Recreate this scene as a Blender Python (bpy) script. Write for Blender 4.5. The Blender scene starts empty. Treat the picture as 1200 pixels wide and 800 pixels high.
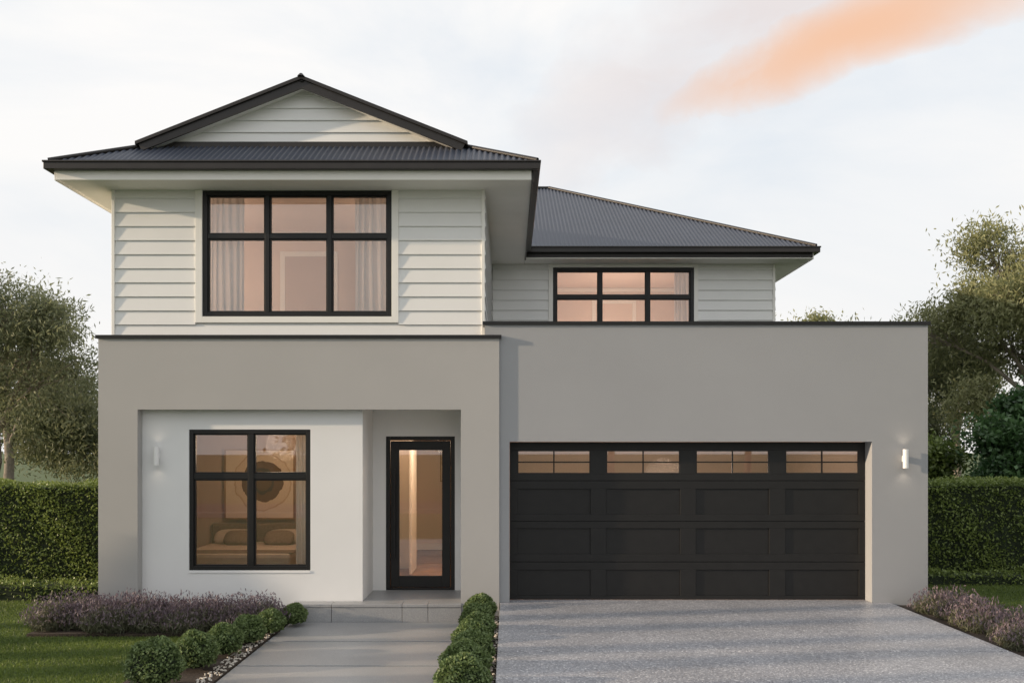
import bpy, bmesh, math, random
import numpy as np
from mathutils import Vector, Matrix
random.seed(7); rng=np.random.default_rng(7)
scene=bpy.context.scene
C=scene.collection

# ---------------------------------------------------------------- materials
def mat(name,col,rough=.6,metal=0,var=0,vscale=5,bump=0,bscale=200,spec=.5,detail=4):
    m=bpy.data.materials.new(name); m.use_nodes=True
    nt=m.node_tree; b=nt.nodes['Principled BSDF']
    b.inputs['Base Color'].default_value=(*col,1); b.inputs['Roughness'].default_value=rough
    b.inputs['Metallic'].default_value=metal; b.inputs['Specular IOR Level'].default_value=spec
    tc=nt.nodes.new('ShaderNodeTexCoord')
    if var:
        n=nt.nodes.new('ShaderNodeTexNoise'); n.inputs['Scale'].default_value=vscale; n.inputs['Detail'].default_value=detail
        nt.links.new(tc.outputs['Object'],n.inputs['Vector'])
        r=nt.nodes.new('ShaderNodeValToRGB')
        r.color_ramp.elements[0].position=.3; r.color_ramp.elements[1].position=.7
        r.color_ramp.elements[0].color=(*[c*(1-var) for c in col],1)
        r.color_ramp.elements[1].color=(*[min(1,c*(1+var)) for c in col],1)
        nt.links.new(n.outputs['Fac'],r.inputs['Fac']); nt.links.new(r.outputs['Color'],b.inputs['Base Color'])
    if bump:
        n=nt.nodes.new('ShaderNodeTexNoise'); n.inputs['Scale'].default_value=bscale; n.inputs['Detail'].default_value=3
        nt.links.new(tc.outputs['Object'],n.inputs['Vector'])
        bp=nt.nodes.new('ShaderNodeBump'); bp.inputs['Strength'].default_value=bump; bp.inputs['Distance'].default_value=.01
        nt.links.new(n.outputs['Fac'],bp.inputs['Height']); nt.links.new(bp.outputs['Normal'],b.inputs['Normal'])
    return m

def leafmat(name,c1,c2,trans=.3,rough=.55):
    m=bpy.data.materials.new(name); m.use_nodes=True; nt=m.node_tree
    b=nt.nodes['Principled BSDF']; out=nt.nodes['Material Output']
    a=nt.nodes.new('ShaderNodeAttribute'); a.attribute_name='var'
    r=nt.nodes.new('ShaderNodeValToRGB'); r.color_ramp.elements[0].color=(*c1,1); r.color_ramp.elements[1].color=(*c2,1)
    nt.links.new(a.outputs['Fac'],r.inputs['Fac']); nt.links.new(r.outputs['Color'],b.inputs['Base Color'])
    b.inputs['Roughness'].default_value=rough
    t=nt.nodes.new('ShaderNodeBsdfTranslucent'); nt.links.new(r.outputs['Color'],t.inputs['Color'])
    mx=nt.nodes.new('ShaderNodeMixShader'); mx.inputs[0].default_value=trans
    nt.links.new(b.outputs[0],mx.inputs[1]); nt.links.new(t.outputs[0],mx.inputs[2]); nt.links.new(mx.outputs[0],out.inputs[0])
    return m

def glassmat(name,tint=(.93,.94,.94),base=.06):
    m=bpy.data.materials.new(name); m.use_nodes=True; nt=m.node_tree
    nt.nodes.remove(nt.nodes['Principled BSDF']); out=nt.nodes['Material Output']
    f=nt.nodes.new('ShaderNodeFresnel'); f.inputs['IOR'].default_value=1.6
    ad=nt.nodes.new('ShaderNodeMath'); ad.operation='ADD'; ad.inputs[1].default_value=base; nt.links.new(f.outputs[0],ad.inputs[0])
    t=nt.nodes.new('ShaderNodeBsdfTransparent'); t.inputs[0].default_value=(*tint,1)
    g=nt.nodes.new('ShaderNodeBsdfGlossy'); g.inputs['Roughness'].default_value=.01
    mx=nt.nodes.new('ShaderNodeMixShader')
    nt.links.new(ad.outputs[0],mx.inputs[0]); nt.links.new(t.outputs[0],mx.inputs[1]); nt.links.new(g.outputs[0],mx.inputs[2]); nt.links.new(mx.outputs[0],out.inputs[0])
    return m

M_stucco=mat('stucco_grey',(.41,.40,.386),.9,var=.025,vscale=.9,bump=.4,bscale=150)
M_stucco2=mat('stucco_garage',(.342,.346,.354),.9,var=.025,vscale=.8,bump=.4,bscale=150)
M_white=mat('render_white',(.80,.795,.785),.85,var=.02,vscale=1.5,bump=.2,bscale=180)
M_board=mat('weatherboard_paint',(.79,.785,.765),.5,var=.02,vscale=2)
M_trim=mat('trim_paint',(.84,.82,.77),.5,var=.02,vscale=3)
M_soffit=mat('soffit_paint',(.84,.82,.77),.7,var=.02,vscale=3)
M_black=mat('black_aluminium',(.013,.0125,.0125),.4,var=.1,vscale=8,spec=.35)
M_gutter=mat('gutter_metal',(.024,.021,.020),.42,var=.12,vscale=5,spec=.4)
M_roof=mat('corrugated_steel',(.053,.062,.086),.5,metal=.1,var=.07,vscale=1.5,spec=.4)
M_gdoor=mat('garage_door_paint',(.0145,.014,.0135),.5,var=.1,vscale=6,spec=.35)
M_glass=glassmat('window_glass')
M_wallin=mat('interior_wall',(.74,.61,.52),.9,var=.03,vscale=2)
M_wallin2=mat('interior_wall_brown',(.46,.33,.26),.9,var=.04,vscale=2)
M_floorin=mat('oak_floor',(.33,.19,.10),.4,var=.25,vscale=4)
M_door_in=mat('interior_door_paint',(.55,.43,.36),.6,var=.02)
M_lamp=mat('lamp_metal',(.82,.81,.80),.35,metal=.1,var=.03)
M_soil=mat('mulch',(.05,.035,.025),.95,var=.4,vscale=30,bump=.8,bscale=60)
M_bark=mat('bark',(.24,.20,.16),.9,var=.35,vscale=6,bump=.6,bscale=20)
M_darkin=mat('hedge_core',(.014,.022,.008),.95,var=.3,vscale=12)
M_euc=leafmat('eucalyptus_leaf',(.15,.165,.07),(.38,.38,.19),.42)
M_euc2=leafmat('eucalyptus_leaf_dark',(.11,.13,.065),(.32,.33,.18),.42)
M_dark=leafmat('broad_leaf',(.022,.06,.02),(.10,.19,.065),.25,.4)
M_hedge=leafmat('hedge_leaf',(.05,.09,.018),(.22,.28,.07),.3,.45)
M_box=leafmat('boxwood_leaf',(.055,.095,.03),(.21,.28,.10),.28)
M_lavl=leafmat('lavender_leaf',(.06,.07,.035),(.17,.165,.10),.2)
M_lavf=leafmat('lavender_flower',(.09,.065,.085),(.24,.18,.20),.2)
M_grassb=leafmat('grass_blade',(.06,.10,.018),(.20,.26,.055),.38)

def curtainmat():
    m=bpy.data.materials.new('sheer_curtain'); m.use_nodes=True; nt=m.node_tree
    b=nt.nodes['Principled BSDF']; b.inputs['Base Color'].default_value=(.85,.83,.81,1); b.inputs['Roughness'].default_value=.9
    t=nt.nodes.new('ShaderNodeBsdfTranslucent'); t.inputs[0].default_value=(.8,.75,.7,1)
    mx=nt.nodes.new('ShaderNodeMixShader'); mx.inputs[0].default_value=.35
    nt.links.new(b.outputs[0],mx.inputs[1]); nt.links.new(t.outputs[0],mx.inputs[2]); nt.links.new(mx.outputs[0],nt.nodes['Material Output'].inputs[0])
    return m
M_curt=curtainmat()

def aggregate(name,c_dark,c_mid,c_light,sc,rough):
    m=bpy.data.materials.new(name); m.use_nodes=True; nt=m.node_tree; b=nt.nodes['Principled BSDF']
    tc=nt.nodes.new('ShaderNodeTexCoord')
    v=nt.nodes.new('ShaderNodeTexVoronoi'); v.inputs['Scale'].default_value=sc
    nt.links.new(tc.outputs['Object'],v.inputs['Vector'])
    sep=nt.nodes.new('ShaderNodeSeparateColor'); nt.links.new(v.outputs['Color'],sep.inputs[0])
    r=nt.nodes.new('ShaderNodeValToRGB'); e=r.color_ramp.elements
    e[0].color=(*c_dark,1); e[1].color=(*c_light,1); x=e.new(.5); x.color=(*c_mid,1); x=e.new(.8); x.color=(*c_mid,1); x=e.new(.15); x.color=(*[ (p+q)/2 for p,q in zip(c_dark,c_mid)],1)
    nt.links.new(sep.outputs[0],r.inputs['Fac'])
    n=nt.nodes.new('ShaderNodeTexNoise'); n.inputs['Scale'].default_value=.9; n.inputs['Detail'].default_value=6; nt.links.new(tc.outputs['Object'],n.inputs['Vector'])
    mr=nt.nodes.new('ShaderNodeMapRange'); mr.inputs[1].default_value=.3; mr.inputs[2].default_value=.7; mr.inputs[3].default_value=.86; mr.inputs[4].default_value=1.1
    nt.links.new(n.outputs['Fac'],mr.inputs[0])
    mm=nt.nodes.new('ShaderNodeVectorMath'); mm.operation='SCALE'; nt.links.new(r.outputs[0],mm.inputs[0]); nt.links.new(mr.outputs[0],mm.inputs['Scale'])
    nt.links.new(mm.outputs[0],b.inputs['Base Color'])
    bp=nt.nodes.new('ShaderNodeBump'); bp.inputs['Strength'].default_value=.4; bp.inputs['Distance'].default_value=.004
    nt.links.new(v.outputs['Distance'],bp.inputs['Height']); nt.links.new(bp.outputs[0],b.inputs['Normal'])
    b.inputs['Roughness'].default_value=rough
    return m
M_drive=aggregate('exposed_aggregate',(.17,.17,.185),(.37,.37,.395),(.74,.73,.73),75,.38)
M_path=aggregate('honed_concrete',(.27,.27,.275),(.33,.33,.335),(.42,.415,.41),160,.36)
M_joint=mat('joint',(.05,.05,.05),.9,var=.1)
M_asph=mat('asphalt',(.05,.05,.052),.85,var=.2,vscale=30,bump=.5,bscale=150)
M_kerb=mat('kerb_concrete',(.32,.31,.29),.85,var=.1,vscale=6,bump=.3)
M_ground=mat('lawn_soil',(.06,.09,.022),.95,var=.3,vscale=3,bump=.5,bscale=60)
M_peb=mat('white_pebble',(.60,.55,.48),.6,var=.25,vscale=25)

# ---------------------------------------------------------------- builders
def link(ob,parent=None):
    C.objects.link(ob)
    if parent: ob.parent=parent
    return ob
def empty(name,loc=(0,0,0)):
    e=bpy.data.objects.new(name,None); e.location=loc; C.objects.link(e); e.empty_display_size=.3; return e
def pymesh(name,v,f,m,parent=None,smooth=False):
    me=bpy.data.meshes.new(name); me.from_pydata([tuple(p) for p in v],[],f); me.update()
    if m: me.materials.append(m)
    if smooth:
        for p in me.polygons: p.use_smooth=True
    return link(bpy.data.objects.new(name,me),parent)
def boxes(name,bl,m,parent=None,bevel=0):
    v=[];f=[]
    for (x0,x1,y0,y1,z0,z1) in bl:
        o=len(v)
        v+=[(x0,y0,z0),(x1,y0,z0),(x1,y1,z0),(x0,y1,z0),(x0,y0,z1),(x1,y0,z1),(x1,y1,z1),(x0,y1,z1)]
        f+=[(o,o+3,o+2,o+1),(o+4,o+5,o+6,o+7),(o,o+1,o+5,o+4),(o+1,o+2,o+6,o+5),(o+2,o+3,o+7,o+6),(o+3,o,o+4,o+7)]
    ob=pymesh(name,v,f,m,parent)
    if bevel:
        b=ob.modifiers.new('bevel','BEVEL'); b.width=bevel; b.segments=2; b.limit_method='ANGLE'
    return ob
def wall_holes(name,x0,x1,z0,z1,y0,y1,holes,m,parent):
    xs=sorted({x0,x1,*[h[0] for h in holes],*[h[1] for h in holes]})
    zs=sorted({z0,z1,*[h[2] for h in holes],*[h[3] for h in holes]})
    xs=[x for x in xs if x0<=x<=x1]; zs=[z for z in zs if z0<=z<=z1]
    bm=bmesh.new(); vd={}
    def V(i,j):
        if (i,j) not in vd: vd[(i,j)]=bm.verts.new((xs[i],y0,zs[j]))
        return vd[(i,j)]
    fs=[]
    for i in range(len(xs)-1):
        for j in range(len(zs)-1):
            cx=(xs[i]+xs[i+1])/2; cz=(zs[j]+zs[j+1])/2
            if any(h[0]<cx<h[1] and h[2]<cz<h[3] for h in holes): continue
            fs.append(bm.faces.new((V(i,j),V(i+1,j),V(i+1,j+1),V(i,j+1))))
    r=bmesh.ops.extrude_face_region(bm,geom=fs,use_keep_orig=True)
    bmesh.ops.translate(bm,vec=(0,y1-y0,0),verts=[g for g in r['geom'] if isinstance(g,bmesh.types.BMVert)])
    bmesh.ops.recalc_face_normals(bm,faces=bm.faces)
    me=bpy.data.meshes.new(name); bm.to_mesh(me); bm.free(); me.materials.append(m)
    return link(bpy.data.objects.new(name,me),parent)
def tube(pts,rads,v,f,n=6):
    pts=[Vector(p) for p in pts]; prev=None
    for i,p in enumerate(pts):
        d=(pts[min(i+1,len(pts)-1)]-pts[max(i-1,0)]).normalized()
        a=d.cross(Vector((0,0,1))); 
        if a.length<.05: a=d.cross(Vector((1,0,0)))
        a.normalize(); b=d.cross(a)
        o=len(v)
        for k in range(n):
            t=2*math.pi*k/n; v.append(p+(a*math.cos(t)+b*math.sin(t))*rads[i])
        if prev is not None:
            for k in range(n): f.append((prev+k,prev+(k+1)%n,o+(k+1)%n,o+k))
        prev=o
def leafmesh(name,c,L,W,m,parent=None,droop=0,up=0,normal=None,varv=None,jit=.3):
    N=len(c); d=rng.normal(size=(N,3))
    d[:,2]+= -droop+up
    if normal is not None: d=d+normal*1.0
    d/=np.linalg.norm(d,axis=1)[:,None]
    r=rng.normal(size=(N,3)); s=np.cross(d,r); s/=np.linalg.norm(s,axis=1)[:,None]
    l=(L*(1+jit*rng.uniform(-1,1,N)))[:,None]; w=(W*(1+jit*rng.uniform(-1,1,N)))[:,None]
    v=np.stack([c-d*l*.5, c+s*w*.5, c+d*l*.5, c-s*w*.5],1).reshape(-1,3)
    me=bpy.data.meshes.new(name); me.vertices.add(4*N); me.vertices.foreach_set('co',v.astype(np.float32).ravel())
    me.loops.add(4*N); me.loops.foreach_set('vertex_index',np.arange(4*N,dtype=np.int32))
    me.polygons.add(N); me.polygons.foreach_set('loop_start',(np.arange(N)*4).astype(np.int32))
    me.update(calc_edges=True)
    a=me.attributes.new('var','FLOAT','FACE')
    if varv is None: varv=rng.uniform(0,1,N)
    a.data.foreach_set('value',np.clip(varv,0,1).astype(np.float32))
    me.materials.append(m)
    return link(bpy.data.objects.new(name,me),parent)

# ================================================================ HOUSE
H=empty('two_storey_house',(0,12.5,0))
def fixparent(root):
    inv=Matrix.Translation(root.location).inverted()
    for o in bpy.data.objects:
        if o.parent==root: o.matrix_parent_inverse=inv

wall_holes('portal_wall',-5.435,-.125,-.3,3.50,12.5,12.66,[(-4.915,-.633,-.3,2.56)],M_stucco,H)
boxes('portal_parapet_capping',[(-5.465,-.095,12.47,12.72,3.50,3.545)],M_black,H)
boxes('lower_side_wall',[(-5.435,-5.30,12.66,24,-.3,3.50)],M_stucco,H)
boxes('side_parapet_capping',[(-5.465,-5.28,12.722,24,3.50,3.543)],M_black,H)
boxes('portal_return_wall',[(-.332,-.127,12.662,14,-.3,3.49)],M_stucco,H)
boxes('lower_roof_deck',[(-5.30,-.335,12.66,18,3.3,3.36)],M_gutter,H)
wall_holes('recessed_front_wall',-5.30,-1.96,-.3,2.7,12.665,12.83,[(-4.29,-2.66,.41,2.30)],M_white,H)
boxes('alcove_side_wall',[(-2.10,-1.96,12.832,13.64,-.3,2.7)],M_white,H)
boxes('alcove_right_wall',[(-.56,-.34,12.665,13.64,-.3,2.7)],M_stucco,H)
boxes('alcove_ceiling',[(-1.958,-.562,12.664,13.64,2.60,2.68)],M_soffit,H)
boxes('portal_soffit_fill',[(-5.28,-1.962,12.664,12.7,2.705,2.9)],M_soffit,H)
wall_holes('entry_wall',-2.10,-.34,-.3,2.7,13.642,13.80,[(-1.775,-.777,-.3,2.22)],M_white,H)
sl=[]
xs=[-2.86,-2.33,-1.40,-1.06,-.62]
for a,b in zip(xs[:-1],xs[1:]): sl.append((a+.003,b-.003,12.40,12.655,-.04,0))
boxes('porch_step_tiles',sl,M_path,H,.004)
rs=[]
for a,b in zip(xs[:-1],xs[1:]): rs.append((a+.003,b-.003,12.41,12.62,-.24,-.044))
boxes('porch_riser_tiles',rs,M_path,H,.003)
boxes('porch_step_core',[(-2.85,-.63,12.43,12.64,-.3,-.045)],M_joint,H)
boxes('alcove_floor',[(-1.958,-.562,12.66,13.86,-.2,-.002)],M_path,H)
fr=[(-1.775,-1.715,13.66,13.74,0,2.22),(-.837,-.777,13.66,13.74,0,2.22),(-1.715,-.837,13.66,13.74,2.16,2.22),(-1.715,-.837,13.66,13.76,0,.03)]
boxes('entry_door_frame',fr,M_black,H,.004)
lf=[(-1.71,-1.585,13.68,13.725,.035,2.155),(-.965,-.842,13.68,13.725,.035,2.155),(-1.585,-.965,13.68,13.725,2.02,2.155),(-1.585,-.965,13.68,13.725,.035,.20)]
boxes('entry_door_leaf',lf,M_black,H,.004)
boxes('entry_door_glass',[(-1.585,-.965,13.70,13.706,.20,2.02)],M_glass,H)
boxes('entry_door_handle',[(-1.665,-1.635,13.615,13.645,.45,1.75),(-1.66,-1.64,13.645,13.68,.60,.62),(-1.66,-1.64,13.645,13.68,1.58,1.60)],M_black,H,.004)

def window(name,x0,x1,z0,z1,y,mull,trans,fw=.062,mw=.05,depth=.08):
    b=[(x0,x0+fw,y,y+depth,z0,z1),(x1-fw,x1,y,y+depth,z0,z1),(x0+fw,x1-fw,y,y+depth,z1-fw,z1),(x0+fw,x1-fw,y,y+depth,z0,z0+fw)]
    xs=[x0+fw]+mull+[x1-fw]
    for mx in mull: b.append((mx-mw/2,mx+mw/2,y+.006,y+depth,z0+fw,z1-fw))
    for i in range(len(xs)-1):
        a=xs[i]+(mw/2 if i else 0); c=xs[i+1]-(mw/2 if i<len(xs)-2 else 0)
        for t in trans: b.append((a,c,y+.012,y+depth,t-mw/2,t+mw/2))
        for (za,zb) in zip([z0+fw]+[t+mw/2 for t in trans],[t-mw/2 for t in trans]+[z1-fw]):
            s=.02
            b+= [(a,a+s,y+.03,y+depth,za,zb),(c-s,c,y+.03,y+depth,za,zb),(a+s,c-s,y+.03,y+depth,za,za+s),(a+s,c-s,y+.03,y+depth,zb-s,zb)]
    boxes(name+'_frame',b,M_black,H,.003)
    boxes(name+'_glass',[(x0+fw*.5,x1-fw*.5,y+.05,y+.056,z0+fw*.5,z1-fw*.5)],M_glass,H)
window('bedroom_window',-4.29,-2.66,.41,2.30,12.68,[-3.465],[1.67],.055,.075)
boxes('bedroom_window_sill',[(-4.288,-2.662,12.655,12.664,.375,.408)],M_white,H,.002)
window('upper_window',-4.145,-1.585,3.83,5.535,12.79,[-3.275,-2.43],[4.92],.062,.06)
window('rear_upper_window',.844,3.52,4.10,5.475,17.93,[1.737,2.646],[4.92],.065,.065)

def boards(name,y,z0,z1,spans_fn,m,pitch=.19,axis='x',sgn=-1):
    v=[];f=[]
    z=z0
    while z<z1-.01:
        zt=min(z+pitch,z1)
        for (a0,a1,b0,b1) in spans_fn(z,zt):
            o=len(v)
            def p(u,off,zz): return (u,y+sgn*off,zz) if axis=='x' else (y+sgn*off,u,zz)
            v+=[p(a0,.0,z),p(a1,.0,z),p(a1,.030,z),p(a0,.030,z),p(a1,.028,z+.012),p(a0,.028,z+.012),p(b1,.006,zt),p(b0,.006,zt)]
            f+=[(o,o+1,o+2,o+3),(o+3,o+2,o+4,o+5),(o+5,o+4,o+6,o+7),(o,o+3,o+5,o+7),(o+1,o+6,o+4,o+2)]
        z=zt
    return pymesh(name,v,f,m,H)
def fs(za,zb):
    if zb>3.77: return [(-5.33,-4.24,-5.33,-4.24),(-1.49,-.365,-1.49,-.365)]
    return [(-5.33,-.365,-5.33,-.365)]
wall_holes('upper_front_wall',-5.36,-.335,3.36,5.54,12.802,12.94,[(-4.145,-1.585,3.83,5.535)],M_board,H)
boards('upper_weatherboards',12.80,3.34,5.54,fs,M_board)
boxes('upper_corner_trim',[(-5.372,-5.33,12.762,12.80,3.38,5.54),(-.365,-.323,12.762,12.80,3.38,5.54)],M_trim,H,.003)
boxes('upper_window_trim',[(-4.24,-4.147,12.762,12.80,3.745,5.54),(-1.583,-1.49,12.762,12.80,3.745,5.54),(-4.147,-1.583,12.762,12.80,3.745,3.828)],M_trim,H,.003)
boxes('upper_side_wall_left',[(-5.36,-5.24,12.94,24,3.36,5.54)],M_board,H)
boards('upper_left_weatherboards',-5.36,3.34,5.54,lambda a,b:[(12.80,24,12.80,24)],M_board,axis='y',sgn=-1)
boxes('upper_side_wall_right',[(-.45,-.337,12.94,18.1,3.36,5.54)],M_board,H)
boards('upper_right_weatherboards',-.337,3.34,5.54,lambda a,b:[(12.80,17.96,12.80,17.96)],M_board,axis='y',sgn=1)
wall_holes('rear_upper_wall',-.337,5.055,3.30,5.54,17.962,18.1,[(.844,3.52,4.10,5.475)],M_board,H)
boards('rear_upper_weatherboards',17.96,3.34,5.54,lambda a,b:[(-.30,.76,-.30,.76),(3.60,5.02,3.60,5.02)] if b>4.05 else [(-.30,5.02,-.30,5.02)],M_board)
boxes('rear_window_trim',[(.76,.842,17.92,17.96,4.0,5.54),(3.522,3.60,17.92,17.96,4.0,5.54),(.842,3.522,17.92,17.96,5.477,5.54)],M_trim,H,.003)
boxes('rear_corner_trim',[(5.02,5.065,17.925,17.96,3.3,5.54)],M_trim,H,.003)
boxes('rear_side_wall_right',[(4.93,5.053,18.1,26,3.3,5.54)],M_board,H)
boards('rear_right_weatherboards',5.055,3.34,5.54,lambda a,b:[(17.96,26,17.96,26)],M_board,axis='y',sgn=1)
boxes('rear_back_wall',[(-5.36,5.055,26,26.15,-.3,5.54)],M_board,H)
# --- garage
GF=12.545; DD=-.12
wall_holes('garage_front_wall',-.318,5.573,-.3,3.685,GF,12.90,[(.012,4.83,-.3,2.135)],M_stucco2,H)
boxes('garage_parapet_capping',[(-.345,5.60,GF-.028,12.93,3.685,3.73)],M_black,H)
boxes('garage_side_wall',[(5.40,5.573,12.90,20,-.3,3.685)],M_stucco2,H)
boxes('garage_side_capping',[(5.37,5.60,12.932,20,3.685,3.728)],M_black,H)
boxes('garage_left_parapet',[(-.318,-.18,12.90,14,3.2,3.685)],M_stucco2,H)
boxes('garage_roof_deck',[(-.18,5.40,12.90,17.96,3.3,3.36)],M_gutter,H)
gb=[]; cols=[(.117,1.11),(1.32,2.325),(2.535,3.53),(3.745,4.745)]
rows=[(1.70,2.022),(1.15,1.50),(.615,.965),(.05,.405)]
secs=[(1.612,2.13),(1.064,1.604),(.514,1.056),(.004,.506)]
XE=4.826
for (r0,r1),(s0,s1) in zip(rows,secs):
    gb.append((.016,XE,12.90+DD,12.93+DD,r1,s1)); gb.append((.016,XE,12.90+DD,12.93+DD,s0,r0))
    xs=[.016]+[c for p in cols for c in p]+[XE]
    for i in range(0,len(xs),2): gb.append((xs[i],xs[i+1],12.90+DD,12.93+DD,r0,r1))
boxes('garage_door_rails',gb,M_gdoor,H,.003)
pb=[]
for (r0,r1) in rows[1:]:
    for (c0,c1) in cols:
        pb.append((c0-.004,c1+.004,12.922+DD,12.929+DD,r0-.004,r1+.004))
boxes('garage_door_panels',pb,M_gdoor,H)
boxes('garage_door_seams',[(.016,XE,12.926+DD,12.934+DD,z-.01,z+.01) for z in (1.608,1.06,.51)],M_black,H)
wb=[]
for (c0,c1) in cols:
    cx=(c0+c1)/2; D=DD
    wb+=[(cx-.009,cx+.009,12.905+D,12.925+D,1.70,2.022),(c0,c1,12.907+D,12.925+D,1.851,1.869)]
    wb+=[(c0,c0+.016,12.903+D,12.925+D,1.70,2.022),(c1-.016,c1,12.903+D,12.925+D,1.70,2.022),(c0,c1,12.904+D,12.925+D,2.006,2.022),(c0,c1,12.904+D,12.925+D,1.70,1.716)]
boxes('garage_door_muntins',wb,M_gdoor,H)
boxes('garage_door_glass',[(c0,c1,12.915+DD,12.919+DD,1.70,2.022) for c0,c1 in cols],M_glass,H)
# --- roofs
mF=.39; mH=.60; z0=5.755
def corr(name,P0,e,n,L,m,tmax,zb,wave=.076,amp=.012,k=6):
    v=[];f=[]; N=int(L/wave*k)+1
    for i in range(N+1):
        s=min(L,i*wave/k); t=max(.0,tmax(s)); a=amp*math.sin(2*math.pi*s/wave)
        b=Vector(P0)+Vector(e)*s; b.z=zb+a; tp=b+Vector(n)*t; tp.z=zb+m*t+a
        v+=[b,tp]
        if i: f.append((2*i-2,2*i,2*i+1,2*i-1))
    return pymesh(name,v,f,M_roof,H,smooth=True)
XL,XR=-5.95,.375; hw=(XR-XL)/2; xc=(XL+XR)/2; YF=12.2
dG=.70; tG=dG*mH/mF
yB=YF+dG-.16
corr('front_roof_hip_slope',(XL,YF,0),(1,0,0),(0,1,0),XR-XL,mH,lambda s:min(s*mF/mH,(XR-XL-s)*mF/mH,dG+.01),z0)
Ltot=9.5
corr('front_roof_left_slope',(XL,YF,0),(0,1,0),(1,0,0),Ltot,mF,lambda s:s*mH/mF if s<dG else hw,z0)
corr('front_roof_right_slope',(XR,YF,0),(0,1,0),(-1,0,0),Ltot,mF,lambda s:s*mH/mF if s<dG else hw,z0)
zA=z0+mF*hw
def verge(side):
    v=[];f=[]
    L=YF+dG-yB; w=.076;k=6; N=int(L/w*k)
    for i in range(N+1):
        yy=yB+L*i/N; a=.011*math.sin(2*math.pi*(yy-YF)/w)
        t0=tG-.10
        v+=[(xc-side*(hw-t0),yy,z0+mF*t0+a+.004),(xc,yy,zA+a+.004)]
        if i: f.append((2*i-2,2*i,2*i+1,2*i-1))
    pymesh('gable_verge_sheet',v,f,M_roof,H,True)
verge(1); verge(-1)
def prism(name,poly,y0,y1,m):
    n=len(poly); v=[(x,y0,z) for x,z in poly]+[(x,y1,z) for x,z in poly]
    f=[tuple(range(n)),tuple(range(2*n-1,n-1,-1))]+[(i,i+n,(i+1)%n+n,(i+1)%n) for i in range(n)]
    return pymesh(name,v,f,m,H)
for sd,nm in ((1,'barge_board_left'),(-1,'barge_board_right')):
    xb=hw-tG+.12
    zb=z0+mF*(tG-.12)
    prism(nm,[(xc-sd*xb,zb+.03),(xc,zA+.03),(xc,zA-.095),(xc-sd*(xb-.05),zb-.075)],yB-.03,yB,M_gutter)
    prism(nm.replace('board','capping'),[(xc-sd*(xb+.03),zb+.045),(xc,zA+.068),(xc,zA+.022),(xc-sd*(xb+.03),zb+.0)],yB-.06,yB+.09,M_gutter)
    prism(nm.replace('board','soffit'),[(xc-sd*(xb-.10),zb-.015),(xc,zA-.035),(xc,zA-.06),(xc-sd*(xb-.10),zb-.045)],yB+.002,YF+dG+.02,M_trim)
zg=z0+mH*dG
pymesh('gable_wall',[(xc-hw+tG,YF+dG+.03,zg-.05),(xc+hw-tG,YF+dG+.03,zg-.05),(xc,YF+dG+.03,zA-.03)],[(0,1,2)],M_board,H)
def gs(za,zb):
    h0=(zA-.05-za)/mF; h1=max(0.001,(zA-.05-zb)/mF)
    return [(xc-h0,xc+h0,xc-h1,xc+h1)]
boards('gable_weatherboards',YF+dG+.02,zg+.02,zA-.06,gs,M_board,pitch=.165)
boxes('gable_base_flashing',[(xc-hw+tG-.02,xc+hw-tG+.02,YF+dG-.045,YF+dG-.012,zg-.04,zg+.045)],M_gutter,H,.003)
cv=[];cf=[]
tube([(xc,yB-.06,zA+.03),(xc,YF+Ltot,zA+.03)],[.045,.045],cv,cf,8)
tube([(XL,YF,z0+.015),(XL+tG,YF+dG,z0+mH*dG+.02)],[.03,.03],cv,cf,8)
tube([(XR,YF,z0+.015),(XR-tG,YF+dG,z0+mH*dG+.02)],[.03,.03],cv,cf,8)
tube([(xc,yB-.07,zA+.05),(xc,yB-.07,zA+.085)],[.05,.02],cv,cf,8)
mR=.50; RX0,RX1,RY0,RY1=-5.95,5.66,17.36,26.8
dep=(RY1-RY0)/2
corr('rear_roof_front_slope',(RX0,RY0,0),(1,0,0),(0,1,0),RX1-RX0,mR,lambda s:min(s,RX1-RX0-s,dep),z0)
corr('rear_roof_right_slope',(RX1,RY0,0),(0,1,0),(-1,0,0),RY1-RY0,mR,lambda s:min(s,RY1-RY0-s),z0)
corr('rear_roof_back_slope',(RX0,RY1,0),(1,0,0),(0,-1,0),RX1-RX0,mR,lambda s:min(s,RX1-RX0-s,dep),z0)
corr('rear_roof_left_slope',(RX0,RY0,0),(0,1,0),(1,0,0),RY1-RY0,mR,lambda s:min(s,RY1-RY0-s),z0)
tube([(RX1,RY0,z0+.015),(RX1-dep,RY0+dep,z0+mR*dep+.02)],[.035,.035],cv,cf,8)
tube([(RX1,RY1,z0+.015),(RX1-dep,RY0+dep,z0+mR*dep+.02),(RX0+dep,RY0+dep,z0+mR*dep+.02),(RX0,RY0,z0+.015)],[.035]*4,cv,cf,8)
pymesh('ridge_and_hip_cappings',cv,cf,M_gutter,H,True)
gx0,gx1=-5.98,.405
boxes('front_gutter',[(gx0,gx1,12.12,12.22,5.635,5.72),(gx0-.012,gx1+.012,12.105,12.225,5.72,5.745)],M_gutter,H,.006)
boxes('left_gutter',[(gx0,XL+.06,12.222,24,5.635,5.72),(gx0-.012,XL+.05,12.227,24,5.72,5.745)],M_gutter,H,.006)
boxes('right_gutter',[(XR-.06,gx1,12.222,17.27,5.635,5.72),(XR-.05,gx1+.012,12.227,17.26,5.72,5.745)],M_gutter,H,.006)
boxes('front_fascia',[(-5.86,.295,12.222,12.245,5.52,5.66)],M_trim,H,.003)
boxes('left_fascia',[(-5.885,-5.862,12.224,24,5.515,5.66)],M_trim,H,.003)
boxes('right_fascia',[(.297,.32,12.224,17.36,5.50,5.66)],M_gutter,H,.003)
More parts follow.
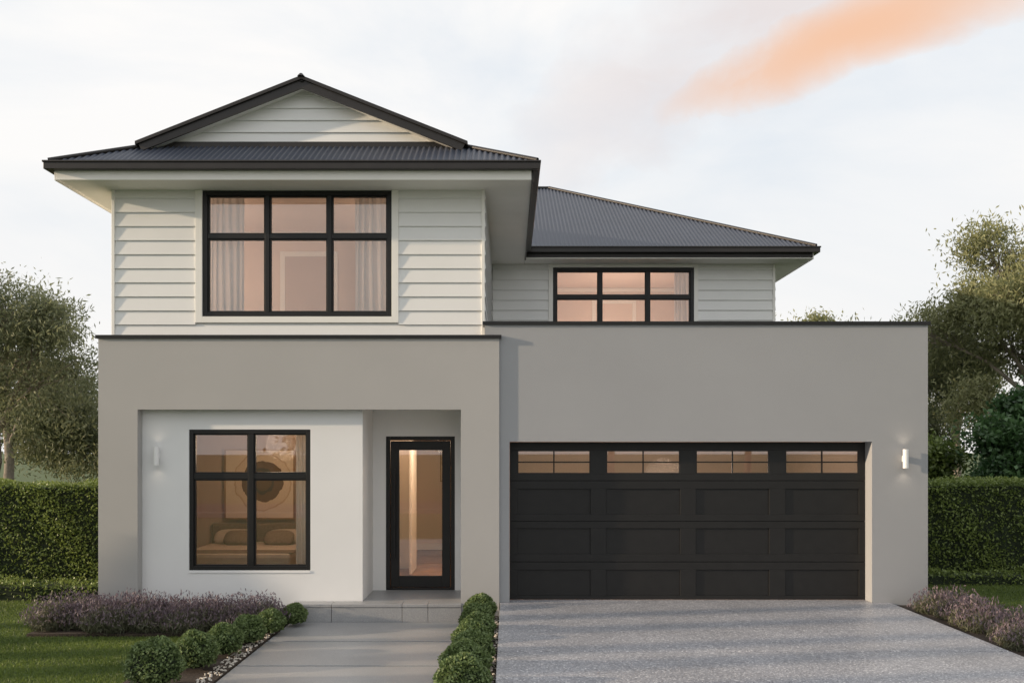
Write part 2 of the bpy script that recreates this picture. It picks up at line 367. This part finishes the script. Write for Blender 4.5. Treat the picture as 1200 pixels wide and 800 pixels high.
boxes('front_soffit',[(-5.861,.296,12.246,18,5.541,5.56)],M_soffit,H)
boxes('rear_gutter',[(.34,5.71,17.28,17.38,5.635,5.72),(.35,5.722,17.265,17.385,5.72,5.745)],M_gutter,H,.006)
boxes('rear_right_gutter',[(5.62,5.71,17.382,26.8,5.635,5.72)],M_gutter,H,.006)
boxes('rear_fascia',[(.322,5.60,17.384,17.405,5.565,5.66)],M_gutter,H,.003)
boxes('rear_right_fascia',[(5.60,5.622,17.384,26.8,5.53,5.66)],M_trim,H,.003)
boxes('rear_soffit',[(.30,5.60,17.406,26.5,5.542,5.562)],M_soffit,H)
# --- interior rooms
def room(name,x0,x1,y0,y1,z0_,z1_,m,mf):
    v=[(x0,y0,z0_),(x1,y0,z0_),(x1,y1,z0_),(x0,y1,z0_),(x0,y0,z1_),(x1,y0,z1_),(x1,y1,z1_),(x0,y1,z1_)]
    ob=pymesh(name,v,[(0,1,2,3),(4,7,6,5),(3,2,6,7),(0,3,7,4),(1,5,6,2)],m,H)
    ob.data.materials.append(mf); ob.data.polygons[0].material_index=1
    return ob
room('bedroom_interior',-5.28,-2.12,12.84,15.8,.02,2.62,M_wallin2,M_floorin)
room('hall_interior',-2.08,-.35,13.81,19,.0,2.68,M_wallin,M_floorin)
room('upper_interior',-5.22,-.47,12.95,15.3,3.2,5.535,M_wallin,M_floorin)
room('rear_upper_interior',-.1,4.9,18.11,20.6,3.4,5.53,M_wallin,M_floorin)
room('garage_interior',-.1,5.3,12.905,18,.0,2.66,M_wallin,M_kerb)
def frame(name,x0,x1,z0_,z1_,y,w,m): boxes(name,[(x0-w,x0,y-.025,y-.002,z0_,z1_+w),(x1,x1+w,y-.025,y-.002,z0_,z1_+w),(x0,x1,y-.025,y-.002,z1_,z1_+w)],m,H,.004)
frame('upper_interior_doorframe',-3.62,-2.85,3.2,5.15,15.3,.08,M_trim)
boxes('upper_interior_door',[(-3.618,-2.852,15.28,15.295,3.21,5.148)],M_door_in,H)
boxes('upper_cornice',[(-5.21,-.48,15.22,15.296,5.46,5.534)],M_trim,H,.01)
boxes('upper_wardrobe',[(-2.30,-1.0,14.9,15.29,3.21,5.2)],M_door_in,H,.01)
frame('rear_interior_doorframe',1.9,2.7,3.4,5.2,20.6,.08,M_trim)
boxes('rear_cornice',[(-.09,4.89,20.52,20.59,5.45,5.528)],M_trim,H,.01)
boxes('hall_partition',[(-2.0,-1.62,16.0,16.12,.01,2.67)],M_trim,H,.005)
boxes('hall_open_door',[(-1.60,-1.56,15.2,16.0,.02,2.1)],M_trim,H,.005)
boxes('hall_skirting',[(-2.07,-.36,18.96,18.99,.01,.14)],M_trim,H,.003)
st=[]
for i in range(9): st.append((-1.05,-.36,16.9+.2*i,17.1+.2*i,.01,.18*(i+1)))
boxes('hall_stairs',st,M_floorin,H,.01)
fixparent(H)

def lamp(name,loc,e,col=(1,.72,.48),r=.25):
    l=bpy.data.lights.new(name,'POINT'); l.energy=e; l.color=col; l.shadow_soft_size=r
    o=bpy.data.objects.new(name,l); o.location=loc; C.objects.link(o); return o
lamp('bedroom_ceiling_light',(-3.4,14.2,2.1),40)
lamp('hall_ceiling_light',(-1.0,15.0,2.2),60)
lamp('upper_room_ceiling_light',(-1.0,13.7,4.3),34,(1,.72,.54),.3)
lamp('upper_room_ceiling_light',(-4.7,13.7,4.3),34,(1,.72,.54),.3)
lamp('rear_room_ceiling_light',(2.2,19.0,4.0),70,(1,.72,.54),.3)
lamp('garage_ceiling_light',(2.4,14.6,1.6),70,(1,.74,.58),.3)

def curtain(name,x0,x1,y,z0_,z1_,waves=7,amp=.03):
    v=[];f=[];N=waves*10
    for i in range(N+1):
        t=i/N; x=x0+(x1-x0)*t
        for j in range(5):
            q=j/4; zz=z1_+(z0_-z1_)*q
            v.append((x+.006*math.sin(9*t+4*q),y+amp*(.7+.5*q)*math.sin(2*math.pi*waves*t+1.4*math.sin(5*t+q)),zz))
        if i:
            for j in range(4): a=(i-1)*5+j; b=i*5+j; f.append((a,b,b+1,a+1))
    return pymesh(name,v,f,M_curt,None,True)
curtain('curtain',-4.13,-3.64,13.02,3.3,5.5,6)
curtain('curtain',-2.12,-1.55,13.02,3.3,5.5,6)
curtain('curtain',-2.93,-2.62,12.98,.1,2.5,4)
curtain('curtain',3.2,3.6,18.25,3.5,5.5,5)
def paintmat():
    m=bpy.data.materials.new('abstract_canvas'); m.use_nodes=True; nt=m.node_tree; b=nt.nodes['Principled BSDF']; b.inputs['Roughness'].default_value=.9
    tc=nt.nodes.new('ShaderNodeTexCoord'); mp=nt.nodes.new('ShaderNodeMapping'); mp.inputs['Location'].default_value=(-.05,0,-.05); mp.inputs['Scale'].default_value=(1,0,1)
    nt.links.new(tc.outputs['Object'],mp.inputs[0])
    ln=nt.nodes.new('ShaderNodeVectorMath'); ln.operation='LENGTH'; nt.links.new(mp.outputs[0],ln.inputs[0])
    n=nt.nodes.new('ShaderNodeTexNoise'); n.inputs['Scale'].default_value=6; nt.links.new(tc.outputs['Object'],n.inputs[0])
    ad=nt.nodes.new('ShaderNodeMath'); ad.operation='MULTIPLY_ADD'; ad.inputs[1].default_value=.12; nt.links.new(n.outputs['Fac'],ad.inputs[0]); nt.links.new(ln.outputs['Value'],ad.inputs[2])
    r=nt.nodes.new('ShaderNodeValToRGB'); e=r.color_ramp.elements; r.color_ramp.interpolation='CONSTANT'
    e[0].color=(.12,.05,.02,1); e[1].position=.40; e[1].color=(.62,.48,.35,1)
    for p,c in ((.22,(.06,.03,.02,1)),(.27,(.13,.055,.025,1)),(.52,(.5,.36,.24,1)),(.545,(.66,.53,.4,1))):
        x=e.new(p); x.color=c
    nt.links.new(ad.outputs[0],r.inputs[0]); nt.links.new(r.outputs[0],b.inputs['Base Color']); return m
pm=paintmat()
pa=empty('framed_painting',(-4.15,15.74,1.45))
boxes('canvas',[(-.56,.56,-.015,.01,-.56,.56)],pm,pa)
boxes('frame',[(-.585,-.56,-.02,.02,-.585,.585),(.56,.585,-.02,.02,-.585,.585),(-.56,.56,-.02,.02,.56,.585),(-.56,.56,-.02,.02,-.585,-.56)],M_floorin,pa)
pa2=empty('framed_painting',(-.95,18.9,1.9))
boxes('canvas',[(-.4,.4,-.015,.01,-.5,.5)],pm,pa2)
boxes('frame',[(-.42,-.4,-.02,.02,-.52,.52),(.4,.42,-.02,.02,-.52,.52),(-.4,.4,-.02,.02,.5,.52),(-.4,.4,-.02,.02,-.52,-.5)],M_floorin,pa2)
bed=empty('bed',(-4.05,14.8,0))
M_linen=mat('linen',(.50,.40,.33),.9,var=.08,vscale=9,bump=.5,bscale=14)
M_throw=mat('throw',(.22,.15,.11),.95,var=.2,vscale=40)
boxes('mattress',[(-.85,.85,-.95,.9,.22,.50)],M_linen,bed,.06)
boxes('bed_base',[(-.87,.87,-.93,.92,.05,.215)],M_throw,bed,.02)
boxes('headboard',[(-.9,.9,.92,.98,.05,.80)],M_throw,bed,.03)
boxes('throw_blanket',[(-.87,.87,-.6-.14*i,-.52-.14*i,.495,.515) for i in range(3)],M_throw,bed,.01)
for i,(px_,py_,s) in enumerate([(-.42,.62,.34),(.42,.62,.34),(-.3,.42,.24),(.35,.42,.24)]):
    me=bpy.data.meshes.new('pillow'); bm=bmesh.new(); bmesh.ops.create_uvsphere(bm,u_segments=24,v_segments=14,radius=1)
    for v in bm.verts:
        for k in range(2): v.co[k]=math.copysign(abs(v.co[k])**.6,v.co[k])
    bmesh.ops.scale(bm,vec=(s,.16,.08),verts=bm.verts); bm.to_mesh(me); bm.free(); me.materials.append(M_linen if i<2 else M_throw)
    for p in me.polygons: p.use_smooth=True
    ob=bpy.data.objects.new('pillow_%d'%i,me); ob.location=(px_,py_,.60); ob.rotation_euler=(math.radians(38),0,0); C.objects.link(ob); ob.parent=bed

def sconce(loc,e):
    r=empty('wall_lamp',loc)
    v=[];f=[]; tube([(0,-.075,-.125),(0,-.075,.125)],[.036,.036],v,f,24)
    tube([(0,-.075,-.12),(0,-.075,-.12)],[.03,.001],v,f,24); tube([(0,-.075,.12),(0,-.075,.12)],[.03,.001],v,f,24)
    pymesh('body',v,f,M_lamp,r,True)
    boxes('bracket',[(-.02,.02,-.042,0,-.04,.04)],M_lamp,r,.004)
    for sg in (1,-1):
        l=bpy.data.lights.new('beam','SPOT'); l.energy=e; l.color=(1,.82,.62); l.spot_size=math.radians(120); l.spot_blend=1; l.shadow_soft_size=.03
        o=bpy.data.objects.new('beam_up' if sg>0 else 'beam_down',l); o.location=(0,-.075,sg*.14); o.rotation_euler=(math.radians(180) if sg>0 else 0,0,0)
        C.objects.link(o); o.parent=r
sconce((-4.70,12.662,1.945),.3)
sconce((5.245,GF-.003,1.91),.9)

# ================================================================ GROUND
GX=[-300,-60,-20,-.62,-.12,5.07,5.3,20,60,300]; GZ=[-.26,-.26,-.26,-.26,-.2,-.06,-.05,-.05,-.05,-.05]
GY=[-300,-60,0,10,20,60,400]
v=[(x,y,z) for y in GY for x,z in zip(GX,GZ)]; n=len(GX)
f=[(j*n+i,j*n+i+1,(j+1)*n+i+1,(j+1)*n+i) for j in range(len(GY)-1) for i in range(n-1)]
pymesh('ground',v,f,M_ground)
d=empty('driveway',(0,0,0))
boxes('driveway_slab',[(-.115,5.07,-3.6,9.53,-.3,0),(-.115,5.07,9.555,12.542,-.3,0),(.014,4.828,12.544,12.9,-.3,-.002)],M_drive,d,.006)
boxes('driveway_joint',[(-.11,5.065,9.52,9.565,-.1,-.014)],M_joint,d)
pth=empty('front_path',(0,0,0))
pb=[]; y=12.40
for L in (1.25,1.25,1.25,1.25,1.25,1.25,1.25):
    pb.append((-2.86,-.62,y-L+.045,y,-.33,-.235)); y-=L
boxes('path_slabs',pb,M_path,pth,.005)
boxes('path_bed',[(-2.85,-.63,3.7,12.39,-.4,-.25)],M_joint,pth)
boxes('road',[(-200,200,-13,-6,-.4,-.21)],M_asph)
boxes('kerb',[(-200,200,-6,-5.8,-.4,-.08)],M_kerb,None,.02)
boxes('garden_bed',[(-3.75,-2.88,6.5,11.54,-.3,-.225),(-5.9,-2.88,11.55,12.49,-.3,-.222),(-.6,-.13,6.5,12.39,-.28,-.15),(5.09,6.3,6.5,12.52,-.2,-.03)],M_soil)
def pebbles(areas):
    v=[];f=[]
    base=bmesh.new(); bmesh.ops.create_icosphere(base,subdivisions=1,radius=1); bv=[x.co.copy() for x in base.verts]; bf=[[a.index for a in q.verts] for q in base.faces]; base.free()
    for (x0,x1,y0,y1,z,N) in areas:
        for _ in range(N):
            o=len(v); s=random.uniform(.008,.020); cx=random.uniform(x0,x1); cy=random.uniform(y0,y1); r=random.uniform(0,6.3); k=random.uniform(.6,1)
            for q in bv: v.append((cx+s*(q.x*math.cos(r)-k*q.y*math.sin(r)),cy+s*(q.x*math.sin(r)+k*q.y*math.cos(r)),z+s*.6*q.z+s*.3))
            f+=[[o+i for i in q] for q in bf]
    pymesh('white_pebbles',v,f,M_peb,None,True)
pebbles([(-3.05,-2.88,8.0,12.2,-.222,420),(-.6,-.13,8.0,12.2,-.148,1300)])

# ================================================================ PLANTS
def ballmesh(i):
    N=4600; d=rng.normal(size=(N,3)); d/=np.linalg.norm(d,axis=1)[:,None]; d[:,2]=np.where(d[:,2]<-.6,-d[:,2],d[:,2])
    lump=1+.08*np.sin(d[:,0]*5+i*2)*np.cos(d[:,1]*6+i)+.05*np.sin(d[:,2]*7+i)
    r=lump*rng.uniform(.80,1.04,N)
    c=d*r[:,None]; c[:,2]*=.9
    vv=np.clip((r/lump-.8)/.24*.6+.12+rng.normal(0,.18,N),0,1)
    return c,d,vv
variants=[ballmesh(i) for i in range(3)]
def shrub(x,y,z,r,i):
    e=empty('boxwood_shrub',(x,y,z)); c,dn,vv=variants[i%3]
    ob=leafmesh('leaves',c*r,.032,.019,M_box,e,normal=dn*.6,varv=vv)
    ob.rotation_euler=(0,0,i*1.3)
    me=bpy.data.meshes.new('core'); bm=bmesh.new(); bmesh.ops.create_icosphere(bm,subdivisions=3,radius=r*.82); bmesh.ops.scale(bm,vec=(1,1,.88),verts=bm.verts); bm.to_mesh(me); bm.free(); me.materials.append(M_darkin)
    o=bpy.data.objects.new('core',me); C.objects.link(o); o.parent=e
for i,(x,y,r) in enumerate([(-2.76,12.15,.16),(-2.92,11.55,.175),(-3.02,10.95,.195),(-3.12,10.35,.205),(-3.22,9.70,.225),(-3.36,8.95,.27)]):
    shrub(x,y,-.22+r*.78,r,i)
for i,(x,y,r) in enumerate([(-.36,12.05,.195),(-.38,11.35,.195),(-.35,10.7,.20),(-.39,10.1,.205),(-.37,9.48,.215),(-.41,8.82,.235),(-.40,8.15,.24)]):
    shrub(x,y,-.15+r*.78,r,i+1)

def lavender(pts,zb,h,dens,fd=.33):
    root=empty('lavender_bed',(0,0,0))
    c=[];vf=[];fl=[];v2=[]
    for (x,y,r) in pts:
        n=int(dens*r*r)
        a=rng.uniform(0,2*np.pi,n); rr=r*np.sqrt(rng.uniform(0,1,n)); dx=rr*np.cos(a); dy=rr*np.sin(a)
        top=h*rng.uniform(.8,1.15)*(1-.6*(rr/r)**2)
        t=rng.uniform(.1,.85,n)
        c.append(np.stack([x+dx*(.7+.5*t),y+dy*(.7+.5*t),zb+top*t],1)); vf.append(t*.7+rng.normal(.1,.15,n))
        k=int(n*fd); q=rng.uniform(.70,1.22,k)
        fl.append(np.stack([x+dx[:k]*1.25,y+dy[:k]*1.25,zb+top[:k]*q],1)); v2.append(rng.uniform(0,1,k))
    c=np.concatenate(c); fl=np.concatenate(fl)
    leafmesh('foliage',c,.085,.009,M_lavl,root,up=1.3,varv=np.concatenate(vf))
    leafmesh('flowers',fl,.05,.013,M_lavf,root,up=2.0,varv=np.concatenate(v2))
pl=[]
for i in range(46):
    t=i/45; pl.append((-5.75+2.75*t+random.uniform(-.05,.05), 11.95+random.uniform(-.3,.3), random.uniform(.17,.3)))
lavender(pl,-.23,.36,16000)
pr=[]
for i in range(40):
    t=i/39; pr.append((5.55+random.uniform(-.22,.28), 12.2-5.2*t, random.uniform(.17,.28)))
lavender(pr,-.05,.31,17000,.25)

def hedge(bx,name='hedge',leaf=.055,dens=1500,core=.06,m=None):
    x0,x1,y0,y1,z0_,z1_=bx
    r=empty(name,((x0+x1)/2,(y0+y1)/2,z0_)); off=np.array(r.location)
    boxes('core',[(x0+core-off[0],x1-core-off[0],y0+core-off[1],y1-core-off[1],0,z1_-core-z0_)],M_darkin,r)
    cs=[];ns=[];vs=[]
    def face(a0,a1,b0,b1,mk,nrm):
        N=int(abs((a1-a0)*(b1-b0))*dens); a=rng.uniform(a0,a1,N); b=rng.uniform(b0,b1,N)
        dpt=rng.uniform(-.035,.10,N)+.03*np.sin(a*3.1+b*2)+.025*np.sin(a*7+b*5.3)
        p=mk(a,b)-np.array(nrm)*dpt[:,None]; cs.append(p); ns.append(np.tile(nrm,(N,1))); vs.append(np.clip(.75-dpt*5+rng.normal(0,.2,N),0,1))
    face(x0,x1,z0_,z1_,lambda a,b:np.stack([a,np.full_like(a,y0),b],1),(0.,-1.,0.))
    face(x0,x1,y0,y1,lambda a,b:np.stack([a,b,np.full_like(a,z1_)],1),(0.,0.,1.))
    face(y0,y1,z0_,z1_,lambda a,b:np.stack([np.full_like(a,x1),a,b],1),(1.,0.,0.))
    face(y0,y1,z0_,z1_,lambda a,b:np.stack([np.full_like(a,x0),a,b],1),(-1.,0.,0.))
    c=np.concatenate(cs)-off
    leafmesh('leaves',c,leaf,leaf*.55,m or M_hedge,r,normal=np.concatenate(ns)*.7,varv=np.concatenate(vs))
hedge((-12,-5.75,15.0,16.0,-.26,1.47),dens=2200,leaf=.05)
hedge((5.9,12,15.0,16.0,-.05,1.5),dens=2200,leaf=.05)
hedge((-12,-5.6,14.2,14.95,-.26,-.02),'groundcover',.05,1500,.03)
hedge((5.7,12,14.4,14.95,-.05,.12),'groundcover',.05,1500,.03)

def tree(name,base,crown,nclump,leaves,m,L,W,droop,trunk_r,sig,lobes=7,seed=1,lr=(.24,.42)):
    r_=np.random.default_rng(seed); rd=random.Random(seed)
    root=empty(name,base); cx,cy,cz,rx,ry,rz=crown
    lob=[]
    for i in range(lobes):
        d=r_.normal(size=3); d/=np.linalg.norm(d); q=r_.uniform(.4,.85)
        lob.append((cx+d[0]*rx*q,cy+d[1]*ry*q,cz+d[2]*rz*q,r_.uniform(*lr)))
    cl=[]
    while len(cl)<nclump:
        l=lob[r_.integers(len(lob))]; d=r_.normal(size=3); d/=np.linalg.norm(d); q=r_.uniform(.1,1)**.5
        cl.append(np.array([l[0]+d[0]*rx*l[3]*q,l[1]+d[1]*ry*l[3]*q,l[2]+d[2]*rz*l[3]*q]))
    cl=np.array(cl)
    v=[];f=[]
    top=Vector((cx*.6,cy*.6,cz+rz*.25))
    tp=[Vector((0,0,-.1)),Vector((top.x*.15+.08,0,top.z*.35)),Vector((top.x*.55-.1,top.y*.4,top.z*.7)),top]
    tube(tp,[trunk_r,trunk_r*.75,trunk_r*.5,trunk_r*.22],v,f,10)
    limbs=[]
    for l in lob:
        s=tp[1].lerp(tp[2],rd.uniform(.1,.9)); e=Vector(l[:3]); md=s.lerp(e,.5)+Vector((rd.uniform(-.2,.2),rd.uniform(-.2,.2),rd.uniform(0,.35)))
        tube([s,md,e],[trunk_r*.42,trunk_r*.26,trunk_r*.09],v,f,7); limbs.append((s,md,e))
    for p in cl:
        pv=Vector(p); best=min(limbs,key=lambda q:(q[2]-pv).length); s=best[1].lerp(best[2],rd.uniform(.2,1))
        md=s.lerp(pv,.5)+Vector((0,0,rd.uniform(.0,.15)))
        tube([s,md,pv],[trunk_r*.09,trunk_r*.05,trunk_r*.02],v,f,4)
    pymesh('trunk_and_limbs',v,f,M_bark,root,True)
    per=leaves//nclump; cs=[];vs=[]
    for p in cl:
        sg=sig*r_.uniform(.5,1.3); q=r_.normal(size=(per,3))*np.array([sg,sg,sg*.75]); 
        if droop: q[:,2]-=np.abs(r_.normal(size=per))*sg*.8
        cs.append(p+q); tone=r_.uniform(-.25,.25)
        vs.append(np.clip(.5+tone+q[:,2]/sg*.12+r_.normal(0,.14,per),0,1))
    leafmesh('foliage',np.concatenate(cs),L,W,m,root,droop=droop,varv=np.concatenate(vs))
tree('eucalyptus_tree',(-12.6,23,-.26),(0.4,0,4.9,3.9,2.0,2.9),360,38000,M_euc2,.14,.034,.9,.17,.24,14,3,(.22,.38))
tree('eucalyptus_tree',(-9.9,24.5,-.26),(-.6,0,3.2,2.6,1.6,2.1),190,20000,M_euc2,.14,.034,.9,.12,.24,9,5)
tree('eucalyptus_tree',(12.5,22,-.05),(-.3,0,5.1,3.5,2.0,2.8),440,52000,M_euc,.13,.036,.9,.15,.23,20,11,(.2,.36))
tree('eucalyptus_tree',(9.9,25,-.05),(.6,0,4.0,2.3,1.6,2.9),240,24000,M_euc2,.14,.036,.9,.11,.25,12,15,(.22,.36))
tree('broadleaf_tree',(9.7,18.0,-.05),(.3,0,2.3,1.75,1.2,1.45),210,34000,M_dark,.11,.06,0,.12,.17,12,21)
tree('broadleaf_tree',(7.75,20,-.05),(.3,0,1.9,1.4,1,1.4),160,22000,M_hedge,.10,.055,0,.08,.18,9,23)
tree('eucalyptus_tree',(14,40,-.05),(0,0,6.2,3.2,2,2.0),120,14000,M_euc,.2,.06,.6,.2,.4,8,31)
tree('eucalyptus_tree',(18,38,-.05),(0,0,5.0,3.2,2,2.2),120,14000,M_euc,.2,.06,.6,.2,.4,8,37)
tree('eucalyptus_tree',(-17,32,-.26),(0,0,5,3.6,2,3.0),150,18000,M_euc2,.2,.06,.6,.2,.4,7,41)
for (x,y,s) in ((-9,-20,61),(-2,-24,63),(5,-21,67),(12,-22,69)):
    tree('eucalyptus_tree',(x,y,-.26),(0,0,5.2,3.2,2.4,3.4),110,6000,M_euc2,.34,.16,.4,.22,.5,8,s)
# unseen columnar conifers added off-frame left, spaced to cut the low sun into bands
def add_shade_cypress(x,y,h,r):
    root=empty('added_shade_cypress',(x,y,-.26)); v=[];f=[]
    tube([(0,0,0),(0,0,h*.5),(0,0,h*.95)],[.07,.05,.01],v,f,7); pymesh('trunk',v,f,M_bark,root,True)
    prof=[(0,.25),(.08,.8),(.3,1),(.6,.85),(.85,.5),(1,.06)]
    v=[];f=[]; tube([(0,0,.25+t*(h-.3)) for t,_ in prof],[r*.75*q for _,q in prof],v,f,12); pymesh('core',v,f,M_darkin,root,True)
    N=3000; t=rng.uniform(0,1,N); rad=np.interp(t,[a for a,_ in prof],[b for _,b in prof])*r*rng.uniform(.75,1.12,N); a=rng.uniform(0,6.283,N)
    leafmesh('foliage',np.stack([rad*np.cos(a),rad*np.sin(a),.25+t*(h-.25)],1),.12,.05,M_dark,root,up=1.5)
yy=1.9
while yy<11.4:
    add_shade_cypress(-13.5+random.uniform(-.2,.2),yy,(5.6 if yy<9.4 else 3.3)+random.uniform(-.4,.4),random.uniform(.18,.26))
    yy+=random.uniform(.66,1.05)

def lawn(areas):
    cs=[]
    for (x0,x1,y0,y1,z,dens) in areas:
        N=int((x1-x0)*(y1-y0)*dens); cs.append(np.stack([rng.uniform(x0,x1,N),rng.uniform(y0,y1,N),np.full(N,z)+rng.uniform(.005,.02,N)],1))
    c=np.concatenate(cs)
    vv=.5+.2*np.sin(c[:,0]*2.1+c[:,1]*1.3)*np.sin(c[:,1]*2.7)+rng.normal(0,.2,len(c))
    leafmesh('grass',c,.05,.007,M_grassb,None,up=2.0,varv=vv)
lawn([(-8.5,-3.75,7.6,11.5,-.26,4200),(-9.5,-5.95,11.5,14.2,-.26,3000),(6.2,9.5,8.2,14.4,-.05,3000)])

# ================================================================ SKY / LIGHT
az=math.radians(10); el=math.radians(12)
sd=Vector((-math.cos(az)*math.cos(el),-math.sin(az)*math.cos(el),math.sin(el)))
sun=bpy.data.lights.new('sun','SUN'); sun.energy=4.8; sun.angle=math.radians(.9); sun.color=(1,.79,.56)
so=bpy.data.objects.new('sun',sun); so.rotation_euler=sd.to_track_quat('Z','Y').to_euler(); so.location=(-20,-10,10); C.objects.link(so)
w=bpy.data.worlds.new('World'); scene.world=w; w.use_nodes=True; nt=w.node_tree; N=nt.nodes; Lk=nt.links
bg=N['Background']
sky=N.new('ShaderNodeTexSky'); sky.sky_type='NISHITA'; sky.sun_disc=False; sky.sun_elevation=el
sky.sun_rotation=math.atan2(sd.x,sd.y); sky.dust_density=1.5
tc=N.new('ShaderNodeTexCoord')
sx=N.new('ShaderNodeSeparateXYZ'); Lk.new(tc.outputs['Generated'],sx.inputs[0])
def M(op,a,b=None,c=None,clamp=False):
    n=N.new('ShaderNodeMath'); n.operation=op; n.use_clamp=clamp
    for i,q in enumerate((a,b,c)):
        if q is None: continue
        if isinstance(q,(int,float)): n.inputs[i].default_value=q
        else: Lk.new(q,n.inputs[i])
    return n.outputs[0]
def MIX(f,a,b):
    n=N.new('ShaderNodeMix'); n.data_type='RGBA'
    if isinstance(f,(int,float)): n.inputs[0].default_value=f
    else: Lk.new(f,n.inputs[0])
    for i,q in ((6,a),(7,b)):
        if isinstance(q,tuple): n.inputs[i].default_value=(*q,1)
        else: Lk.new(q,n.inputs[i])
    return n.outputs[2]
sk=N.new('ShaderNodeVectorMath'); sk.operation='SCALE'; Lk.new(sky.outputs[0],sk.inputs[0]); sk.inputs['Scale'].default_value=.12
def noise(scale,detail,loc=(0,0,0),stretch=(1,1,1),dist=0):
    mp=N.new('ShaderNodeMapping'); mp.inputs['Scale'].default_value=stretch; mp.inputs['Location'].default_value=loc; Lk.new(tc.outputs['Generated'],mp.inputs[0])
    n=N.new('ShaderNodeTexNoise'); n.inputs['Scale'].default_value=scale; n.inputs['Detail'].default_value=detail; n.inputs['Distortion'].default_value=dist; n.inputs['Roughness'].default_value=.55; Lk.new(mp.outputs[0],n.inputs[0]); return n.outputs['Fac']
n1=noise(2.2,8,(.3,.2,.1),(1,1,2.2),.4)
n2=noise(3.6,9,(1.3,.2,.7),(1,1,1.6),.5)
cl=M('MULTIPLY_ADD',n1,3.0,-.85,True)
hz=M('SUBTRACT',1,M('MULTIPLY',sx.outputs[2],3.0),None,True)
blue=(.80,.87,.95); white=(.985,.975,.965)
c0=MIX(.88,sk.outputs[0],blue)
c1=MIX(cl,c0,white)
c2=MIX(M('MULTIPLY',hz,.8),c1,(.985,.96,.93))
yy=M('MAXIMUM',sx.outputs[1],.05)
u=M('DIVIDE',sx.outputs[0],yy); vv_=M('DIVIDE',sx.outputs[2],yy)
def bank(cu,cv_,ang,ln,w0,wk,amp,pw):
    al=math.radians(ang)
    uu=M('SUBTRACT',u,cu); vw=M('SUBTRACT',vv_,cv_)
    a_=M('ADD',M('MULTIPLY',uu,math.cos(al)),M('MULTIPLY',vw,math.sin(al)))
    b_=M('SUBTRACT',M('MULTIPLY',vw,math.cos(al)),M('MULTIPLY',uu,math.sin(al)))
    b2=M('ADD',b_,M('MULTIPLY',M('SUBTRACT',n2,.5),amp))
    aa=M('DIVIDE',a_,ln); bb=M('DIVIDE',b2,M('MAXIMUM',M('MULTIPLY_ADD',a_,wk,w0),.03))
    return M('POWER',M('SUBTRACT',1.0,M('ADD',M('MULTIPLY',aa,aa),M('MULTIPLY',bb,bb)),None,True),pw)
front=M('GREATER_THAN',sx.outputs[1],.05)
n3=noise(6,10,(.5,.9,.3),(1,1,1.5),.4)
tex=M('MULTIPLY_ADD',n3,3.2,-.7,True)
# broad pale mauve-grey bank, then the orange sunlit streak within it
m1=M('MULTIPLY',M('MULTIPLY',bank(.26,.42,26,.32,.11,.15,.26,1.1),tex,None,True),front)
m2=M('MULTIPLY',M('MULTIPLY',bank(.38,.425,24,.24,.055,.06,.18,.9),M('MULTIPLY_ADD',n3,3.6,-.6,True),None,True),front)
c3=MIX(M('MULTIPLY',m1,.75),c2,(.80,.72,.71))
c4=MIX(M('MULTIPLY',m2,.95),c3,(.93,.57,.38))
Lk.new(c4,bg.inputs[0]); bg.inputs[1].default_value=1.0

cam=bpy.data.cameras.new('camera'); co=bpy.data.objects.new('camera',cam); C.objects.link(co)
co.location=(0,0,2.05); co.rotation_euler=(math.radians(90),0,0)
cam.lens=36*1106/1200; cam.sensor_width=36; cam.shift_x=.0033; cam.shift_y=.104; cam.clip_end=2000
scene.camera=co
scene.view_settings.view_transform='Standard'; scene.view_settings.look='None'; scene.view_settings.exposure=0
